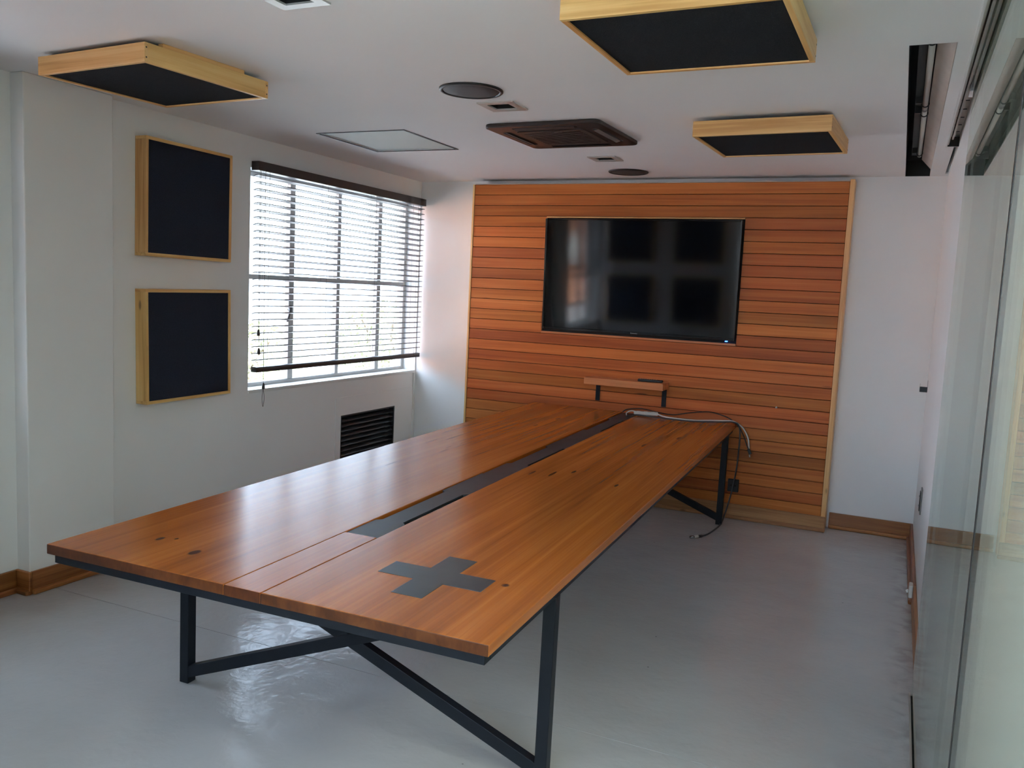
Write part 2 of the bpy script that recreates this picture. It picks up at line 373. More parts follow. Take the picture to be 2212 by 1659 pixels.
# window openings in the left wall
W1 = (4.63, 6.895, 0.914, 2.47)
W2 = (1.40, 2.72, 0.914, 2.47)
VENT = (5.735, 6.555, 0.17, 0.617)
VREC = (VENT[0], VENT[1], VENT[2], VENT[3])
wl = plate('wall_left', M['wall'], 0, XL-WT, XL, (YB-0.1, YF+0.1), (-0.1, H+0.26), [W1, W2, VREC])
struct(wl, 'white plastered wall with the two window openings', 'wall')
B(XL-0.01, -4.045, 2.90, 3.43, 0, H).build('pillar', M['wall'], wl, 0.006)
wf = B(XL-WT, 2.7, YF, YF+0.1, -0.1, H+0.26).build('wall_far', M['wall'])
struct(wf, 'white end wall behind the timber cladding', 'wall')
wr = B(XR, 0.72, 2.74, YF, -0.1, H+0.26).build('wall_right', M['wall'])
struct(wr, 'white side wall running up to the glass sliding doors', 'wall')
YR = 1.35                                             # rear wall of the main room; the camera stands in the entrance bay beside it
wb = B(XL-WT, -2.12, YR-0.1, YR, -0.1, H+0.26).build('wall_rear', M['wall'])
struct(wb, 'white rear wall carrying four dark panels, reflected in the television', 'wall')
we = B(-2.22, -2.12, YB, YR-0.1, -0.1, H+0.26).build('wall_entrance', M['wall'])
struct(we, 'white side wall of the entrance bay behind the camera', 'wall')
W3 = (-2.0, 0.0, 1.30, 2.58)  # unseen opening added so daylight reaches the far wall from behind
wk = plate('wall_behind', M['wall'], 1, YB-0.1, YB, (XL-WT, 2.7), (-0.1, H+0.26), [W3])
struct(wk, 'white wall behind the camera with an added window opening', 'wall')
w3 = empty('window_added', ((W3[0]+W3[1])/2, YB-0.05, W3[2])); struct(w3, 'unseen window added behind the camera as an assumed daylight source', 'window')
ww, wh = (W3[1]-W3[0])/2, W3[3]-W3[2]
for a in ((-ww, -ww+0.04, 0, wh), (ww-0.04, ww, 0, wh), (-ww+0.04, ww-0.04, 0, 0.04), (-ww+0.04, ww-0.04, wh-0.04, wh), (-0.02, 0.02, 0.04, wh-0.04)):
    B(a[0], a[1], -0.025, 0.025, a[2], a[3]).build('frame', M['frame_white'], w3, 0.003)
for a in ((-ww+0.04, -0.02), (0.02, ww-0.04)): B(a[0], a[1], -0.003, 0.003, 0.04, wh-0.04).build('pane', M['win_glass'], w3)
wc = B(2.6, 2.7, YB, YF, -0.1, H+0.26).build('wall_corridor', M['corr'])
struct(wc, 'pale green corridor wall beyond the sliding glass', 'wall')
B(0.72, 2.6, YF-0.2, YF, -0.1, H).build('corridor_end', M['corr'], wc)

# baseboards: board plus a toe moulding
def skirt(name, runs, label, toe=True, hgt=0.122):
    root = empty(name); struct(root, label, 'skirting')
    for (x0, y0, x1, y1, nx, ny, tw) in runs:           # run along an axis, (nx, ny) = into the room
        ax = 'X' if abs(x1-x0) > abs(y1-y0) else 'Y'
        t = 0.018
        b = B(min(x0, x1, x0+nx*t, x1+nx*t), max(x0, x1, x0+nx*t, x1+nx*t), min(y0, y1, y0+ny*t, y1+ny*t), max(y0, y1, y0+ny*t, y1+ny*t), 0, hgt)
        b.build('board', M['base'+ax], root, 0.004)
        if tw:
            w = t+tw
            B(min(x0, x1, x0+nx*w, x1+nx*w), max(x0, x1, x0+nx*w, x1+nx*w), min(y0, y1, y0+ny*w, y1+ny*w), max(y0, y1, y0+ny*w, y1+ny*w), 0, 0.028).build('toe_moulding', M['base'+ax], root, 0.008)
    return root
skirt('baseboard_left', [(XL, YR, XL, 2.90-0.018, 1, 0, 0.018), (XL, 2.90, -4.045+0.018, 2.90, 0, -1, 0.018), (-4.045, 2.90, -4.045, 3.43, 1, 0, 0.018), (XL, 3.43, XL, YF, 1, 0, 0.018)],
      'varnished pine skirting stepping around the pillar on the window wall')
skirt('baseboard_far', [(-0.37, YF, XR, YF, 0, -1, 0.02)], 'short varnished pine skirting right of the timber cladding')
skirt('baseboard_right', [(XR, 5.34, XR, YF-0.018, -1, 0, 0.018), (XR, 4.08, XR, 5.34, -1, 0, 0)], 'varnished pine skirting on the wall beside the glass doors')

struct(B(XL+0.0005, XL+0.016, YF-0.05, YF-0.032, 0.0, 0.90).build('trim_3', M['white'], None, 0.003), 'thin white painted conduit in the corner under the window', 'conduit')
# ------------------------------------------------------------------ windows
def window(name, w, mull, trans, label):
    y0, y1, z0, z1 = w
    root = empty(name, (XL, (y0+y1)/2, z0)); struct(root, label, 'window')
    def part(nm, mb, mat, par=root, bev=0.0):
        for i, v in enumerate(mb.v): mb.v[i] = (v[0]-XL, v[1]-(y0+y1)/2, v[2]-z0)
        return mb.build(nm, mat, par, bev)
    xa, xb = XL-0.175, XL-0.135
    part('frame', B(xa, xb, y0, y0+0.035, z0, z1), M['frame_white'], bev=0.004)
    part('frame', B(xa, xb, y1-0.035, y1, z0, z1), M['frame_white'], bev=0.004)
    part('frame', B(xa, xb, y0+0.035, y1-0.035, z1-0.035, z1), M['frame_white'], bev=0.004)
    part('frame', B(xa, xb, y0+0.035, y1-0.035, z0, z0+0.04), M['frame_white'], bev=0.004)
    part('sill', B(XL-0.135, XL+0.006, y0+0.001, y1-0.001, z0-0.012, z0+0.012), M['white'], bev=0.004)
    for yc, wd in mull: part('mullion', B(xa, xb, yc-wd/2, yc+wd/2, z0+0.04, z1-0.035), M['frame_white'], bev=0.004)
    zs = [z0+0.04] + [t-0.018 for t in trans]
    ys = [y0+0.035] + [v for yc, wd in mull for v in (yc-wd/2, yc+wd/2)] + [y1-0.035]
    for t in trans:
        for k in range(0, len(ys), 2): part('transom', B(xa+0.003, xb-0.003, ys[k], ys[k+1], t-0.018, t+0.018), M['frame_white'], bev=0.003)
    zz = [z0+0.04] + [v for t in trans for v in (t-0.018, t+0.018)] + [z1-0.035]
    for k in range(0, len(ys), 2):
        for j in range(0, len(zz), 2):
            part('pane', B(xa+0.017, xa+0.021, ys[k], ys[k+1], zz[j], zz[j+1]), M['win_glass'])
    return root, part
win1, p1 = window('window_1', W1, [(5.25, 0.06), (5.847, 0.045), (6.447, 0.055)], [1.725], 'steel framed window with lowered blind beside the timber cladding')
hd = p1('handle', MB().tube([(XL-0.13, 5.205, 1.49), (XL-0.10, 5.19, 1.49), (XL-0.085, 5.17, 1.46), (XL-0.08, 5.14, 1.40)], 0.008), M['headrail'])
p1('handle_plate', B(XL-0.136, XL-0.126, 5.222, 5.25, 1.46, 1.52), M['headrail'], bev=0.003)
window('window_2', W2, [(1.83, 0.05), (2.28, 0.05)], [1.78, 1.20], 'second steel framed window seen only as a reflection in the television')

# blinds
def blind(y0, y1, ztop, zbot, label, ladders, pitch=0.0473, tilt=10.5, cords=True):
    root = tag(empty('venetian_blind', (XL+0.035, (y0+y1)/2, ztop)), label, 'blind', 'venetian blinds')
    yc = (y0+y1)/2; L = (y1-y0)/2; zb = zbot-ztop
    B(-0.033, 0.033, -L, L, -0.062, 0).build('headrail', M['headrail'], root, 0.003)
    B(-0.027, 0.027, -L+0.012, L-0.012, zb, zb+0.022).build('bottom_rail', M['headrail'], root, 0.004)
    # one shallow curved slat, shared
    mb = MB(); n = 4; w = 0.05
    top = [(-w/2+w*i/n, 0.0028*(1-(2*i/n-1)**2)) for i in range(n+1)]
    vs, fs = [], []
    for yy in (-L+0.012, L-0.012):
        for x, z in top: vs.append((x, yy, z))
        for x, z in top: vs.append((x, yy, z-0.0052))
    k = n+1
    for i in range(n):
        fs += [(i, i+1, 2*k+i+1, 2*k+i), (k+i, 2*k+k+i, 2*k+k+i+1, k+i+1)]
    fs += [(0, 2*k, 3*k, k), (k-1, 2*k-1, 4*k-1, 3*k-1)]
    for s in (0, 2*k): fs += [(s+i, s+i+1, s+k+i+1, s+k+i) for i in range(n)]
    me = mb.add(vs, fs).mesh('slat', M['blind'])
    z = -0.062-0.03; cnt = 0
    while z > zb+0.05:
        link('slat', me, root, loc=(0, 0, z), rot=(0, -math.radians(tilt), 0)); z -= pitch; cnt += 1
    for i in range(3): link('slat', me, root, loc=(0, 0, zb+0.026+0.005*i), rot=(0, 0, 0))
    for y in ladders:
        for dx in (-0.027, 0.027):
            MB().tube([(dx, y-yc, -0.06), (dx, y-yc, zb)], 0.0011, 5, 1).build('ladder_cord', M['cord'], root)
    if cords:
        for y, ze, nm in ((4.655, 1.20, 0), (4.60+0.045, 1.33, 1), (4.70, 0.95, 2)):
            c = MB().tube([(0.036, y-yc, -0.05), (0.038, y-yc, (ze-ztop)/2), (0.037, y-yc+0.004*nm, ze-ztop)], 0.0016, 6, 4).build('lift_cord', M['cord'], root)
            MB().lathe([(0.003, 0.03), (0.008, 0.022), (0.011, 0.0), (0.011, -0.012), (0.006, -0.016)], (0.037, y-yc+0.004*nm, ze-ztop), 12).build('tassel', M['headrail'], c)
        MB().tube([(0.037, 4.705-yc, 0.94-ztop), (0.042, 4.69-yc, 0.87-ztop), (0.042, 4.70-yc, 0.81-ztop), (0.042, 4.712-yc, 0.87-ztop), (0.037, 4.707-yc, 0.94-ztop)], 0.0015, 6, 6).build('lift_cord', M['cord'], root)
    return root
blind(4.635, 6.885, 2.512, 1.055, 'lowered slatted blind with dark brown headrail covering the window by the cladding', (4.755, 5.42, 6.08, 6.76))
blind(1.40, 2.71, 2.512, 1.62, 'half raised slatted blind on the window reflected in the television', (1.5, 2.05, 2.58), tilt=30, cords=False)

# wall vent under the window
vt = tag(empty('wall_vent', (XL, (VENT[0]+VENT[1])/2, VENT[2])), 'black louvred air grille low on the white wall under the window', 'vent')
def vp(nm, mb, mat, bev=0):
    for i, v in enumerate(mb.v): mb.v[i] = (v[0]-XL, v[1]-(VENT[0]+VENT[1])/2, v[2]-VENT[2])
    return mb.build(nm, mat, vt, bev)
vp('back_panel', B(XL-0.10, XL-0.09, VENT[0]-0.02, VENT[1]+0.02, VENT[2]-0.02, VENT[3]+0.02), M['dark'])
for sgn, (a, b) in enumerate(((VENT[0], VENT[0]+0.012), (VENT[1]-0.012, VENT[1]))): vp('frame', B(XL-0.05, XL+0.002, a, b, VENT[2], VENT[3]), M['grille'])
for z in (VENT[2], VENT[3]-0.012): vp('frame', B(XL-0.05, XL+0.002, VENT[0]+0.012, VENT[1]-0.012, z, z+0.012), M['grille'])
z = VENT[2]+0.03
while z < VENT[3]-0.03:
    mb = MB().bar((XL-0.02, VENT[0]+0.012, z), (XL-0.02, VENT[1]-0.012, z), 0.042, 0.004, (0.75, 0, -0.66)); vp('slat', mb, M['grille'], 0.001)
    z += 0.0415
su = plate('surround', M['wall'], 0, 0.0, 0.005, (-0.484, 0.725), (-0.11, 0.60), [(-0.411, 0.411, -0.001, 0.448)], vt)
# ------------------------------------------------------------------ timber cladding on the far wall
ZT, PP = 2.6264, 0.09015
CX0, CX1 = -3.505, -0.422
cl = tag(empty('wall_cladding', ((CX0+CX1)/2, YC, 0)), 'orange brown horizontal timber plank cladding around the television', 'wall cladding')
def cp(nm, mb, mat, bev=0, par=None):
    for i, v in enumerate(mb.v): mb.v[i] = (v[0]-(CX0+CX1)/2, v[1]-YC, v[2])
    return mb.build(nm, mat, par or cl, bev)
TVX0, TVX1, OZ0, OZ1 = -2.806, -1.154, ZT-14*PP, ZT-3*PP
cp('backing_board', B(CX0, CX1, YC+0.02, YF-0.0005, 0.0, ZT), M['dark'])
def plank(x0, x1, z0, z1):
    d = random.uniform(-0.0015, 0.0015)
    cp('plank', B(x0+0.001, x1-0.001, YC+d, YC+0.02, z0+0.002, z1-0.002), M['clad'], 0.0025)
k = 0
while True:
    z1 = ZT-k*PP; z0 = max(z1-PP, 0.105)
    if z1 < 0.14: break
    if 3 <= k < 14:
        plank(CX0, TVX0, z0, z1); plank(TVX1, CX1, z0, z1)
    else: plank(CX0, CX1, z0, z1)
    k += 1
cp('opening_lip', B(TVX0, TVX1, YC-0.006, YC+0.02, OZ1-0.012, OZ1-0.001), M['pineX'], 0.001)
cp('opening_lip', B(TVX0, TVX1, YC-0.004, YC+0.02, OZ0+0.001, OZ0+0.018), M['shelf'], 0.001)
cp('edge_trim', B(CX1+0.001, CX1+0.034, YC-0.012, YF-0.0005, 0.0, ZT+0.012), M['pineZ'], 0.002)
cp('edge_trim', B(CX0-0.018, CX0-0.001, YC-0.006, YF-0.0005, 0.0, ZT), M['pineZ'], 0.002)
cp('top_strip', B(CX0, CX1, YC+0.004, YC+0.05, ZT, ZT+0.006), M['trough'])
cp('skirting_board', B(CX0-0.018, CX1+0.034, YC-0.022, YC-0.0025, 0, 0.115), M['skirtpale'], 0.003)
cp('toe_moulding', B(CX0-0.018, CX1+0.040, YC-0.044, YC-0.023, 0, 0.03), M['skirtpale'], 0.008)
# small leftovers on the cladding
cp('wall_plug', MB().tube([(-0.81, YC+0.005, 0.915), (-0.81, YC-0.02, 0.915)], 0.007, 10, 1), M['whiteplastic'])
so_ = tag(empty('wall_socket', (-1.088, YC-0.002, 0.265)), 'black square socket box on the cladding behind the table leg', 'socket')
B(-0.042, 0.042, -0.028, 0.0, -0.05, 0.05).build('box', M['rubber'], so_, 0.004)
for dx in (-0.016, 0.016): MB().tube([(dx, -0.0275, 0.0), (dx, -0.031, 0.0)], 0.006, 10, 1).build('pin_hole', M['dark'], so_)

# ------------------------------------------------------------------ television
tvw, tvh = 1.634, 0.932
tv = tag(empty('television', ((TVX0+TVX1)/2, YC-0.022, 1.868), (math.radians(2.2), 0, 0)), 'large black flat screen television set into the timber cladding', 'television')
B(-tvw/2, tvw/2, 0.006, 0.021, -tvh/2, tvh/2).build('back_shell', M['rubber'], tv, 0.004)
for (x0, x1, z0, z1) in ((-tvw/2, -tvw/2+0.013, -tvh/2, tvh/2), (tvw/2-0.013, tvw/2, -tvh/2, tvh/2), (-tvw/2+0.013, tvw/2-0.013, tvh/2-0.013, tvh/2), (-tvw/2+0.013, tvw/2-0.013, -tvh/2, -tvh/2+0.022)):
    bz = B(x0, x1, -0.012, 0.008, z0, z1).build('bezel', M['bezel'], tv, 0.003)
B(-tvw/2+0.012, tvw/2-0.012, -0.004, 0.006, -tvh/2+0.02, tvh/2-0.012).build('screen', M['screen'], tv)
lg = MB()
for i in range(7):
    x = -0.026+i*0.0085; h = 0.011 if i in (0,) else 0.0075
    lg.box(x, x+0.0055, -0.0130, -0.0115, -tvh/2+0.006, -tvh/2+0.006+h)
lg.build('logo', M['grey'], tv)
B(tvw/2-0.075, tvw/2-0.055, -0.010, 0.006, -tvh/2-0.009, -tvh/2-0.001).build('standby_light', M['led'], tv, 0.002)

# ------------------------------------------------------------------ shelf and remote
sh = tag(empty('wall_shelf', (-1.99, YC-0.0025, 0.98)), 'small thick timber shelf on black brackets below the television', 'shelf')
B(-0.332, 0.332, -0.198, -0.001, 0, 0.056).build('board', M['shelf'], sh, 0.003)
for x in (-0.27, 0.297):
    b = B(x-0.019, x+0.019, -0.007, -0.001, -0.15, -0.0005).build('bracket', M['black_steel'], sh, 0.002)
    B(x-0.019, x+0.019, -0.15, -0.007, -0.006, -0.0005).build('bracket_arm', M['black_steel'], b, 0.001)
    for z in (-0.13, -0.06): MB().tube([(x, -0.0065, z), (x, -0.010, z)], 0.005, 8, 1).build('screw', M['black_steel'], b)
rc = tag(empty('remote_control', (-1.785, YC-0.12, 1.0363), (0, 0, math.radians(8))), 'black remote control lying on the wall shelf', 'remote')
B(-0.10, 0.10, -0.022, 0.022, 0, 0.02).build('body', M['rubber'], rc, 0.006)
for i in range(8):
    for j in (-1, 0, 1): MB().lathe([(0.0045, 0.0), (0.0045, 0.0012), (0.003, 0.002)], (-0.08+i*0.018, j*0.012, 0.0195), 8).build('button', M['grey'], rc)

# ------------------------------------------------------------------ conference table
TW, TL, TH = 1.693, 4.70, 0.76
hx, hy = TW/2, TL/2
RX, RY = 0.00358, 0.0067
tb = tag(empty('conference_table', (-1.870, 4.3296, 0), (RX, RY, 0.0333)), 'long varnished timber conference table with black steel frame and cross inlay', 'table')
TT = 0.036
def slab(nm, pts, z0, z1, mat, bev):
    o = MB().prism(pts, z0, z1).build(nm, mat, tb, bev)
    if mat == M['top']:
        o.data.materials.append(M['endgrain'])
        for pg in o.data.polygons:
            if abs(pg.normal.y) > 0.9: pg.material_index = 1
    return o
SX0, SX1 = -0.066, 0.074
# cross: arms along x and y
CXM, CYM, a1, a2, b1, b2 = 0.468, -1.937, 0.190, 0.204, 0.055, 0.061
# right slab gets a shallow pocket so the inlay sits flush: outline pieces around the cross
slab('left_top', [(-hx, -hy), (SX0-0.003, -hy), (SX0-0.003, hy), (-hx, hy)], TH-TT, TH, M['top'], 0.003)
slab('right_top', [(SX1+0.003, -hy), (hx, -hy), (hx, hy), (SX1+0.003, hy)], TH-TT, TH, M['top'], 0.003)
NY = -1.678
slab('centre_board', [(SX0, -hy), (SX1, -hy), (SX1, NY), (SX0, NY)], TH-TT, TH, M['top'], 0.0015)
for sx_ in (SX0-0.0028, SX1+0.0002): B(sx_, sx_+0.0026, -hy+0.002, NY, TH-TT+0.001, TH-0.006).build('seam_filler', M['dark'], tb)
cr = [(a1, -b2), (a1, b2), (b1, b2), (b1, a2), (-b1, a2), (-b1, b2), (-a1, b2), (-a1, -b2), (-b1, -b2), (-b1, -a2), (b1, -a2), (b1, -b2)]
slab('cross_inlay', [(CXM+x, CYM+y) for x, y in cr], TH-0.006, TH+0.0012, M['inlay'], 0.0006)
B(SX0-0.001, SX1+0.001, NY, hy-0.002, TH-TT, TH-0.026).build('channel_tray', M['dark'], tb)
# cover plates with cable notches on both long edges
PY = [NY+0.002, -0.42, 0.86, hy-0.001]
for i in range(3):
    y0, y1 = PY[i]+0.001, PY[i+1]-0.001
    c = 0.5*(y0+y1); q = 0.31; nl = SX0+0.022; nr = SX1-0.022
    ly0, ly1 = ((-1.46, -0.865) if i == 0 else (c-q, c+q)); ch = 0.02
    P = [(SX0+0.001, y0), (SX1-0.001, y0), (SX1-0.001, ly0), (nr, ly0+ch), (nr, ly1-ch), (SX1-0.001, ly1), (SX1-0.001, y1),
         (SX0+0.001, y1), (SX0+0.001, ly1), (nl, ly1-ch), (nl, ly0+ch), (SX0+0.001, ly0)]
    slab('cover_plate', P, TH-0.012, TH-0.007 if i else TH-0.003, M['gun'], 0.0006)
# steel apron
ins = 0.018; az0, az1 = TH-TT-0.034, TH-TT
for nm, a in (('apron', (-hx+ins, hx-ins, -hy+ins, -hy+ins+0.04)), ('apron', (-hx+ins, hx-ins, hy-ins-0.04, hy-ins)), ('apron', (-hx+ins, -hx+ins+0.04, -hy+ins+0.04, hy-ins-0.04)), ('apron', (hx-ins-0.04, hx-ins, -hy+ins+0.04, hy-ins-0.04))):
    B(*a, az0, az1).build(nm, M['black_steel'], tb, 0.002)
for yy in (-0.55, 0.55): B(-hx+ins+0.04, hx-ins-0.04, yy-0.02, yy+0.02, az0, az1).build('cross_member', M['black_steel'], tb)
lw = 0.045
def footz(x, y): return RY*x - RX*y + 0.0005
for yl, s in ((-1.745, 1), (2.115, -1)):
    xs = (-hx+ins+lw/2+0.004, hx-ins-lw/2)
    ym = yl + (lw/2 if s == 1 else lw/2)
    for x in xs:
        lg_ = B(x-lw/2, x+lw/2, yl, yl+lw, footz(x, yl), az0).build('leg', M['black_steel'], tb, 0.002)
        B(x-lw/2+0.004, x+lw/2-0.004, yl+0.004, yl+lw-0.004, footz(x, yl)-0.0004, footz(x, yl)+0.004).build('foot_pad', M['rubber'], lg_)
    B(xs[0]-lw/2, xs[1]+lw/2, yl, yl+lw, az0-0.001, az1-0.002).build('leg_rail', M['black_steel'], tb, 0.002)
    for k, (xa, xb) in enumerate(((xs[0], xs[1]), (xs[1], xs[0]))):
        sg = 1 if xb > xa else -1
        p = (xa+sg*lw*0.3, ym, 0.05); q = (xb-sg*lw*0.3, ym, az0-0.018)
        MB().bar(p, q, lw-0.004-0.004*k, 0.048, (0, 1, 0)).build('cross_brace', M['black_steel'], tb, 0.002)

# ------------------------------------------------------------------ cables and power strip on the table
TZ = 0.7765
ps = tag(empty('power_strip', (-1.785, 6.565, TZ-0.0005), (0, 0, math.radians(20))), 'small white power strip lying at the far end of the table', 'power strip')
B(-0.095, 0.095, -0.026, 0.026, 0, 0.026).build('body', M['whiteplastic'], ps, 0.005)
for x in (-0.055, 0.0, 0.055):
    s_ = MB().lathe([(0.018, 0.0), (0.018, 0.002), (0.014, 0.0022)], (x, 0, 0.0255), 16).build('outlet', M['white'], ps)
    for dx in (-0.006, 0.006): MB().lathe([(0.0022, 0), (0.0022, 0.0008)], (x+dx, 0, 0.0276), 8).build('pin_hole', M['dark'], s_)
wcab = tag(empty('power_cable', (-1.5, 6.5, TZ)), 'cream cable running over the table corner and hanging short of the floor', 'cable')
def cab(root, pts, r, mat, nm='cord'):
    L = Vector(root.location); return MB().tube([tuple(Vector(p)-L) for p in pts], r, 8, 7).build(nm, mat, root)
cab(wcab, [(-1.90, 6.42, 0.775), (-1.93, 6.52, 0.785), (-1.90, 6.545, 0.80), (-1.86, 6.55, 0.795)], 0.005, M['whiteplastic'])
cab(wcab, [(-1.70, 6.585, 0.79), (-1.63, 6.545, 0.780), (-1.50, 6.515, 0.779), (-1.38, 6.53, 0.779), (-1.28, 6.615, 0.779), (-1.19, 6.668, 0.780), (-1.11, 6.69, 0.778), (-1.045, 6.71, 0.735), (-1.0, 6.712, 0.66), (-0.985, 6.712, 0.58), (-0.975, 6.712, 0.51)], 0.0058, M['whiteplastic'])
bc = tag(empty('display_cable', (-1.4, 6.6, TZ)), 'thin black cable looping over the far edge and ending in a plug', 'cable')
cab(bc, [(-1.99, 6.60, 0.777), (-1.95, 6.62, 0.80), (-1.84, 6.64, 0.812), (-1.70, 6.64, 0.795), (-1.58, 6.64, 0.790), (-1.48, 6.65, 0.812), (-1.38, 6.66, 0.830), (-1.30, 6.67, 0.838), (-1.23, 6.68, 0.826), (-1.15, 6.69, 0.800), (-1.075, 6.695, 0.745), (-1.03, 6.70, 0.67), (-1.0, 6.70, 0.60), (-0.985, 6.70, 0.57)], 0.0042, M['rubber'])
MB().bar((-0.987+1.4, 0.10, 0.575-TZ), (-0.97+1.4, 0.10, 0.535-TZ), 0.014, 0.022).build('plug', M['rubber'], bc, 0.003)
gc = tag(empty('network_cable', (-1.15, 6.5, 0)), 'long grey black cable hanging past the table leg onto the floor', 'cable')
cab(gc, [(-1.895, 6.40, 0.775), (-1.85, 6.50, 0.777), (-1.76, 6.50, 0.777), (-1.63, 6.475, 0.777), (-1.38, 6.485, 0.777), (-1.20, 6.60, 0.777), (-1.12, 6.665, 0.777), (-1.075, 6.69, 0.755), (-1.06, 6.70, 0.68), (-1.06, 6.70, 0.56), (-1.065, 6.695, 0.42), (-1.08, 6.68, 0.27), (-1.10, 6.65, 0.14), (-1.115, 6.58, 0.04), (-1.118, 6.48, 0.008), (-1.125, 6.31, 0.007), (-1.15, 6.12, 0.007), (-1.195, 6.02, 0.008)], 0.0062, M['greyrub'])
pl = MB().tube([(-1.193+1.15, 6.025-6.5, 0.009), (-1.215+1.15, 5.995-6.5, 0.010)], 0.011, 10, 1).build('plug', M['whiteplastic'], gc)
MB().tube([(-1.215+1.15, 5.995-6.5, 0.010), (-1.236+1.15, 5.966-6.5, 0.011)], 0.009, 10, 1).build('plug_tip', M['chrome'], pl)
MB().tube([(-1.172+1.15, 6.055-6.5, 0.009), (-1.193+1.15, 6.025-6.5, 0.009)], 0.010, 10, 1).build('plug_boot', M['rubber'], pl)

# ------------------------------------------------------------------ acoustic panels
def acoustic(name, w, h, t, mats, felt, label, loc, rot, battens=False, grp='acoustic panels'):
    """built lying in local XY, visible felt facing -Z, frame from z=0 (front) to z=t (back)"""
    root = tag(empty(name, loc, rot), label, 'acoustic panel', grp)
    e = 0.019
    B(-w/2, w/2, -h/2, -h/2+e, 0, t).build('frame_board', mats[0], root, 0.0015)
    B(-w/2, w/2, h/2-e, h/2, 0, t).build('frame_board', mats[0], root, 0.0015)
    B(-w/2, -w/2+e, -h/2+e, h/2-e, 0, t).build('frame_board', mats[1], root, 0.0015)
    B(w/2-e, w/2, -h/2+e, h/2-e, 0, t).build('frame_board', mats[1], root, 0.0015)
    B(-w/2+e, w/2-e, -h/2+e, h/2-e, 0.006, t-0.01).build('felt_panel', felt, root)
    if battens:
        for x in (-w/2+0.012, w/2-0.042): B(x, x+0.03, -h/2+0.1, h/2-0.14, t, t+0.02).build('batten', mats[1], root, 0.002)
    else:
        for x in (-w/2+0.1, w/2-0.1): MB().tube([(x, h/2-0.03, t-0.012), (x, h/2-0.03, t+0.006)], 0.006, 8, 1).build('hanger', M['chrome'], root)
    if battens:
        for sx in (-1, 1):
            for sy in (-1, 1):
                for zz in (0.02, 0.06):
                    MB().tube([(sx*(w/2-0.0005), sy*(h/2-0.009), zz), (sx*(w/2+0.0008), sy*(h/2-0.009), zz)], 0.0035, 8, 1).build('screw', M['headrail'], root)
    return root
CP = ('pineX', 'pineY')
cpm = (M['pineX'], M['pineY'])
d2 = math.radians
acoustic('ceiling_acoustic_panel', 0.715, 0.695, 0.08, cpm, M['felt'], 'pine framed dark felt panel on the ceiling nearest the window wall', (-3.25, 3.0, H-0.10), (0, 0, d2(-4.0)), True)
acoustic('ceiling_acoustic_panel', 0.705, 0.705, 0.08, cpm, M['felt'], 'pine framed dark felt ceiling panel cropped by the top of the picture', (-0.717, 2.953, H-0.10), (0, 0, d2(-0.9)), True)
acoustic('ceiling_acoustic_panel', 0.705, 0.69, 0.08, cpm, M['felt'], 'pine framed dark felt ceiling panel farthest away, near the light slot', (-0.728, 4.934, H-0.10), (0, 0, d2(-3.0)), True)
# wall panels: local X -> world Y, local Y -> world Z, local Z -> -X
WALL_L = Matrix(((0, 0, -1), (1, 0, 0), (0, 1, 0))).to_euler()
WALL_L = Matrix(((0, 0, -1), (-1, 0, 0), (0, 1, 0))).to_euler()
wpm = (M['pineX'], M['pineY'])
def on_left(y, z, roll, label): 
    o = acoustic('wall_acoustic_panel', 0.698, 0.69, 0.088, wpm, M['felt_navy'], label, (XL+0.090, y, z), (0, 0, 0))
    mt = Matrix(((0, 0, -1), (-1, 0, 0), (0, 1, 0))) @ Matrix.Rotation(roll, 3, 'Z')
    o.rotation_euler = mt.to_euler(); return o
on_left(4.008, 2.157, d2(0.4), 'upper of the two pine framed navy panels on the window wall')
on_left(4.011, 1.278, d2(-0.7), 'lower of the two pine framed navy panels on the window wall')
for x in (-3.65, -2.66):
    for z, nm in ((2.157, 'upper'), (1.278, 'lower')):
        o = acoustic('wall_acoustic_panel', 0.698, 0.69, 0.088, wpm, M['felt_navy'], '%s pine framed navy panel on the rear wall, %s, reflected in the television' % (nm, 'beside the second window' if x < -3 else 'farther from the second window'), (x, YR+0.09, z), (0, 0, 0))
        o.rotation_euler = Matrix(((1, 0, 0), (0, 0, -1), (0, 1, 0))).to_euler()

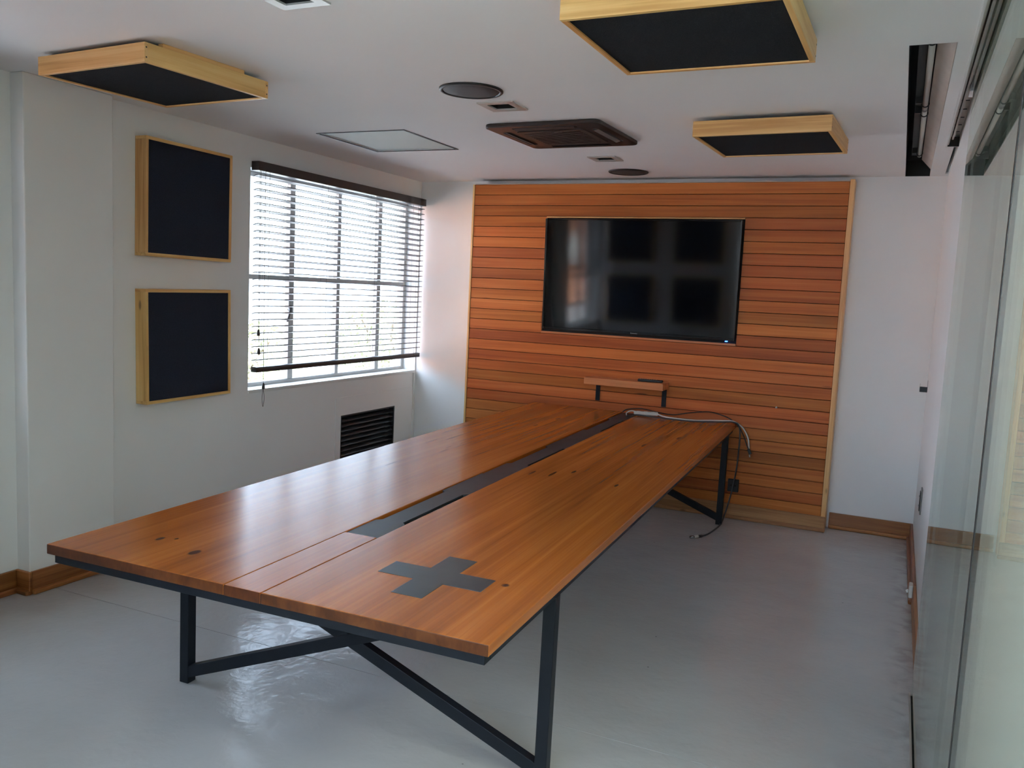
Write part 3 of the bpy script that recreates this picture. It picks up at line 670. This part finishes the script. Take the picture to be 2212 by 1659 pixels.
# ------------------------------------------------------------------ ceiling fittings
def speaker(x, y, r, label):
    o = tag(empty('ceiling_speaker', (x, y, H)), label, 'speaker', 'ceiling speakers')
    MB().lathe([(r, 0.0), (r, -0.006), (r*0.97, -0.010), (r*0.90, -0.010), (r*0.88, -0.006), (r*0.88, 0.0)], n=64).build('rim', M['rubber'], o)
    MB().lathe([(r*0.885, -0.004), (r*0.87, -0.007), (r*0.5, -0.0095), (0.004, -0.0105)], n=64).build('grille', M['spk'], o)
speaker(-2.003, 3.775, 0.157, 'round black ceiling speaker nearer the camera, beside a square downlight')
speaker(-2.022, 6.468, 0.155, 'round black ceiling speaker close to the timber cladding')
for i, (x, y) in enumerate(DL):
    o = tag(empty('downlight', (x, y, H)), ['square recessed downlight cut off by the top edge of the picture', 'square recessed downlight beside the nearer round speaker', 'square recessed downlight between the air conditioner and far speaker'][i], 'downlight', 'square downlights')
    h = 0.102
    plate('frame', M['lampframe'], 2, -0.007, 0.0, (-h, h), (-h, h), [(-0.062, 0.062, -0.062, 0.062)], o)
    mb = MB().box(-0.066, -0.062, -0.066, 0.066, 0.0, 0.10).box(0.062, 0.066, -0.066, 0.066, 0.0, 0.10).box(-0.062, 0.062, -0.066, -0.062, 0.0, 0.10).box(-0.062, 0.062, 0.062, 0.066, 0.0, 0.10).box(-0.066, 0.066, -0.066, 0.066, 0.10, 0.104)
    mb.build('can', M['dark'], o)
    MB().lathe([(0.046, 0.028), (0.044, 0.034), (0.030, 0.06), (0.014, 0.095)], n=24).build('lamp', M['spk'], o)
    MB().lathe([(0.012, 0.030), (0.011, 0.05)], n=12).build('lamp_cap', M['vane'], o)
# frosted flush panel
o = tag(empty('ceiling_hatch', ((HATCH[0]+HATCH[1])/2, (HATCH[2]+HATCH[3])/2, H)), 'flush square frosted panel with a thin dark frame in the ceiling', 'ceiling panel')
hw, hh = (HATCH[1]-HATCH[0])/2, (HATCH[3]-HATCH[2])/2
for a in ((-hw, hw, -hh, -hh+0.014), (-hw, hw, hh-0.014, hh), (-hw, -hw+0.014, -hh+0.014, hh-0.014), (hw-0.014, hw, -hh+0.014, hh-0.014)):
    B(*a, -0.004, 0.0).build('frame', M['rubber'], o)
B(-hw+0.013, hw-0.013, -hh+0.013, hh-0.013, 0.006, 0.014).build('diffuser', M['hatch'], o)
# air conditioner cassette
ac = tag(empty('air_conditioner', (-1.952, 4.895, H), (0, 0, d2(-2))), 'dark brown square cassette air conditioner in the ceiling', 'air conditioner')
def rrect(w, h, r, n=5):
    pts = []
    for cx, cy, a0 in ((w-r, h-r, 0), (-w+r, h-r, 90), (-w+r, -h+r, 180), (w-r, -h+r, 270)):
        for i in range(n+1):
            a = d2(a0+90*i/n); pts.append((cx+r*math.cos(a), cy+r*math.sin(a)))
    return pts
MB().prism(rrect(0.36, 0.36, 0.045), -0.024, 0.0).build('panel', M['darkbrown'], ac, 0.006)
MB().prism(rrect(0.215, 0.215, 0.02), -0.030, -0.024).build('grille', M['brownmid'], ac, 0.003)
for i in range(11):
    y = -0.17+i*0.034
    B(-0.18, 0.18, y-0.004, y+0.004, -0.0325, -0.0295).build('grille_rib', M['darkbrown'], ac)
for k in range(4):
    rot = (0, 0, k*math.pi/2)
    MB().prism(rrect(0.20, 0.026, 0.012), -0.0252, -0.0235).build('outlet_slot', M['dark'], ac).matrix_local = Matrix.Rotation(k*math.pi/2, 4, 'Z') @ Matrix.Translation((0, 0.287, 0))
    v = MB().bar((-0.19, 0.0, -0.027), (0.19, 0.0, -0.027), 0.036, 0.003, (0, 0.96, 0.28)).build('louvre', M['vane'] if k == 3 else M['brownmid'], ac, 0.001)
    v.matrix_local = Matrix.Rotation(k*math.pi/2, 4, 'Z') @ Matrix.Translation((0, 0.287, 0))
B(0.05-0.025, 0.05+0.025, -0.2, -0.19, -0.0335, -0.0315).build('badge', M['vane'], ac)

# light slot with bare tubes
tr_ = empty('trim_1', ((SLOT[0]+SLOT[1])/2, SLOT[2], H)); struct(tr_, 'long dark recessed slot in the ceiling holding bare fluorescent tubes', 'ceiling recess')
def sp(nm, mb, mat, par=tr_):
    for i, v in enumerate(mb.v): mb.v[i] = (v[0]-(SLOT[0]+SLOT[1])/2, v[1]-SLOT[2], v[2]-H)
    return mb.build(nm, mat, par)
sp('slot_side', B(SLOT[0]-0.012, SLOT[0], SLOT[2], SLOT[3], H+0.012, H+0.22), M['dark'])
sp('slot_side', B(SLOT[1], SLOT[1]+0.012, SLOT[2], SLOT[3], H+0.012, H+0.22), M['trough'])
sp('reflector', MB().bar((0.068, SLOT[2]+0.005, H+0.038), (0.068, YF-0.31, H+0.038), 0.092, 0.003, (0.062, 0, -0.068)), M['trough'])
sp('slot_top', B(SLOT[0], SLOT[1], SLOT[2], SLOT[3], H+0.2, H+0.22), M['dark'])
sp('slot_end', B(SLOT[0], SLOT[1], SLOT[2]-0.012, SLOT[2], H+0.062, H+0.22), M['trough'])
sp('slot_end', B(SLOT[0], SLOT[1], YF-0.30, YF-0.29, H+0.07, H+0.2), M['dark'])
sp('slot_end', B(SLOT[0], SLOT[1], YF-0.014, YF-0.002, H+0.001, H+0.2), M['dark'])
sp('batten', B(-0.03, 0.003, SLOT[2]+0.05, 6.6, H+0.10, H+0.16), M['spk'])
def tubelight(y0, y1, label):
    o = tag(empty('fluorescent_tube', (0.018, y0, H+0.065)), label, 'fluorescent tube', 'tubes in the ceiling slot')
    MB().tube([(0, 0.012, 0), (0, y1-y0-0.012, 0)], 0.013, 14, 1).build('glass_tube', M['tube'], o)
    for a, b in ((0, 0.014), (y1-y0-0.014, y1-y0)): MB().tube([(0, a, 0), (0, b, 0)], 0.0135, 14, 1).build('end_cap', M['vane'], o)
    for yy in (0.1, y1-y0-0.1):
        c = MB(); pts = [(0.017*math.cos(a), yy, 0.017*math.sin(a)) for a in [d2(t) for t in range(150, 400, 25)]]
        c.tube(pts, 0.003, 6, 2).build('clip', M['rubber'], o)
        B(-0.045, -0.014, yy-0.012, yy+0.012, 0.0, 0.035).build('clip_arm', M['rubber'], o)
tubelight(3.62, 4.92, 'unlit fluorescent tube at the near end of the ceiling slot')
tubelight(4.95, 6.40, 'unlit fluorescent tube at the far end of the ceiling slot')

# ------------------------------------------------------------------ sliding glass doors on the right
gd = empty('door_1', (0.196, 2.1, 0)); struct(gd, 'frameless sliding glass doors on the right with floor and ceiling track', 'glass door')
def gp(nm, mb, mat, bev=0):
    for i, v in enumerate(mb.v): mb.v[i] = (v[0]-0.196, v[1]-2.1, v[2])
    return mb.build(nm, mat, gd, bev)
gp('pane', B(0.191, 0.201, 2.118, 4.09, 0.016, H+0.04), M['door_glass'])
gp('pane', B(0.191, 0.201, 0.20, 2.094, 0.016, H+0.04), M['door_glass'])
gp('pane', B(0.191, 0.201, YB+0.01, 0.18, 0.016, H+0.04), M['door_glass'])
gp('edge_seal', B(0.190, 0.202, 2.0945, 2.1175, 0.016, H+0.03), M['rubber'])
gp('edge_seal', B(0.190, 0.202, 0.1805, 0.1995, 0.016, H+0.03), M['rubber'])
gp('floor_track', B(0.180, 0.187, YB+0.01, 4.05, 0.0, 0.014), M['trackmetal'])
gp('floor_track', B(0.206, 0.214, YB+0.01, 4.05, 0.0, 0.014), M['trackmetal'])
gp('track_bed', B(0.187, 0.206, YB+0.01, 4.04, 0.0, 0.004), M['dark'])
gp('ceiling_track', B(TRACK[0]-0.008, TRACK[0]+0.001, YB, TRACK[3], H-0.005, H+0.06), M['white'])
gp('ceiling_track', B(TRACK[0]+0.001, TRACK[0]+0.010, YB, TRACK[3], H+0.004, H+0.14), M['trough'])
gp('ceiling_track', B(TRACK[0]+0.010, TRACK[1]+0.004, YB, TRACK[3], H+0.06, H+0.07), M['trough'])
gp('ceiling_track', B(TRACK[1], TRACK[1]+0.010, YB, TRACK[3]+0.25, H-0.035, H+0.14), M['trackmetal'])
gp('ceiling_track', B(TRACK[0]+0.020, TRACK[0]+0.030, YB, TRACK[3]-0.1, H+0.02, H+0.05), M['trackmetal'])
gp('track_stop', B(TRACK[0]+0.004, TRACK[1], TRACK[3]-0.03, TRACK[3]-0.005, H-0.002, H+0.05), M['dark'])
for y in (4.25, 2.6): gp('roller_bracket', B(TRACK[0]+0.028, TRACK[1]-0.012, y, y+0.12, H-0.012, H+0.055), M['chrome'], 0.003)
for y in (4.75, 4.95, 5.15, 5.35, 5.55): gp('track_slit', B(TRACK[0]+0.012, TRACK[1]-0.02, y, y+0.006, H+0.057, H+0.06), M['dark'])
jb = struct(B(0.206, 0.232, 2.56, 2.73, 0, H+0.1).build('trim_2', M['jamb']), 'dull grey upright jamb seen through the sliding glass', 'door jamb')

# unseen fill lamps added in the corridor to brighten the glass and room
lm = emit('corridor_fill_emission', (1.0, 1.0, 0.96), 17.0)
for y, lb in ((-0.15, 'unseen fill light added in the corridor, farthest behind the camera'), (1.0, 'unseen fill light added in the corridor, in the middle of its row'), (2.15, 'unseen fill light added in the corridor, closest to the wall end')):
    lampc = tag(empty('corridor_fill_light', (1.35, y, H)), lb, 'added fill light', 'added fill lights beyond the glass')
    B(-0.31, 0.31, -0.31, 0.31, -0.03, 0.0).build('housing', M['white'], lampc, 0.004)
    B(-0.28, 0.28, -0.28, 0.28, -0.036, -0.031).build('diffuser', lm, lampc)

# ------------------------------------------------------------------ small things on the right wall
hk = tag(empty('metal_bracket', (XR, 6.72, 1.13)), 'small steel U shaped bracket on the white wall near the far corner', 'bracket')
B(-0.052, -0.002, -0.004, 0.0, 0, 0.038).build('front_plate', M['gun'], hk, 0.001)
B(-0.052, -0.049, 0.0, 0.03, 0, 0.058).build('prong', M['chrome'], hk, 0.0008)
B(-0.004, -0.001, 0.0, 0.05, 0, 0.085).build('prong', M['chrome'], hk, 0.0008)
B(-0.049, -0.004, 0.0, 0.03, 0.0, 0.003).build('base_plate', M['chrome'], hk)
sw = tag(empty('wall_outlet', (XR, 5.785, 0.53)), 'flat dark outlet plate on the white wall above the skirting', 'socket')
B(-0.009, -0.0005, -0.045, 0.045, -0.08, 0.08).build('plate', M['vane'], sw, 0.003)
B(-0.014, -0.0085, -0.03, 0.03, -0.06, 0.06).build('module', M['rubber'], sw, 0.002)
for z in (-0.03, 0.03): MB().tube([(-0.013, 0, z), (-0.018, 0, z)], 0.006, 8, 1).build('button', M['grey'], sw)
ds = tag(empty('door_stop', (XR-0.018, 5.31, 0.10)), 'small white plastic door stop on the right hand skirting', 'door stop')
B(-0.022, 0.0, -0.04, 0.04, -0.04, 0.035).build('body', M['whiteplastic'], ds, 0.006)
MB().tube([(-0.022, 0, -0.01), (-0.034, 0, -0.014)], [0.012, 0.009], 12, 1).build('buffer', M['white'], ds)

# ------------------------------------------------------------------ outdoors
GZ = -0.35
gr = B(-60, 40, -60, 70, GZ-0.2, GZ).build('ground', plain('pale_paving', (0.31, 0.325, 0.34), 0.9, noise=0.2, nscale=1.2, bump=0.3, bscale=30))
struct(gr, 'sunlit pale paved yard outside the window', 'ground')
bd = tag(empty('brick_building', (-11.0, -9.0, GZ)), 'orange walled building outside, seen only as a reflection in the television', 'building')
B(-4, 0, -14, 12.5, 0, 3.6).build('wall', plain('orange_render', (0.46, 0.19, 0.10), 0.85, noise=0.2, nscale=3, bump=0.4, bscale=40), bd)
B(-4.3, 0.35, -14.3, 12.8, 3.6, 3.75).build('roof_slab', M['white'], bd, 0.01)
for y in (-11, -7.4, -3.8, -0.2, 3.4, 7.0):
    w = B(-0.02, 0.05, y, y+1.7, 1.5, 2.5).build('window', M['white'], bd, 0.01)
    for j in (0, 1): B(0.05, 0.06, y+0.08+j*0.8, y+0.82+j*0.8, 1.58, 2.42).build('pane', plain('curtained_glass', (0.7, 0.7, 0.66), 0.2), w)
leafm = plain('leaf', (0.30, 0.33, 0.19), 0.6, noise=0.4, nscale=5)
bark = plain('bark', (0.16, 0.12, 0.09), 0.9, bump=0.5)
def bush(x, y, r, h, n, label):
    o = tag(empty('garden_shrub', (x, y, GZ)), label, 'shrub', 'shrubs outside the window')
    st = MB()
    for k in range(7):
        a = k*0.9; st.tube([(0, 0, -0.02), (0.25*r*math.cos(a), 0.25*r*math.sin(a), h*0.4), (0.6*r*math.cos(a), 0.6*r*math.sin(a), h*0.8)], 0.025, 6, 3)
    st.build('stems', bark, o)
    mb = MB()
    for i in range(n):
        while True:
            q = Vector((random.uniform(-1, 1), random.uniform(-1, 1), random.uniform(-1, 1)))
            if 0.35 < q.length < 1: break
        c = Vector((q.x*r, q.y*r, h*0.52+q.z*h*0.48))
        u = Vector((random.gauss(0, 1), random.gauss(0, 1), random.gauss(0, 1))).normalized(); v = u.orthogonal().normalized()
        s = random.uniform(0.035, 0.075)
        mb.add([c-u*s, c+v*s*0.45, c+u*s, c-v*s*0.45], [(0, 1, 2, 3)])
    fo = mb.build('foliage', leafm, o, fix=False); fo['kind'] = 'stuff'
for i, (x, y, r, h, n, lb) in enumerate(((-9.6, 14.9, 1.3, 1.75, 4200, 'sunlit leafy shrub seen through the right half of the window'), (-7.0, 16.4, 1.3, 1.95, 4200, 'sunlit leafy shrub at the window edge next to the end wall'), (-10.9, 12.0, 1.2, 1.3, 3000, 'lower sunlit leafy shrub seen through the second window bay'))):
    bush(x, y, r, h, n, lb)
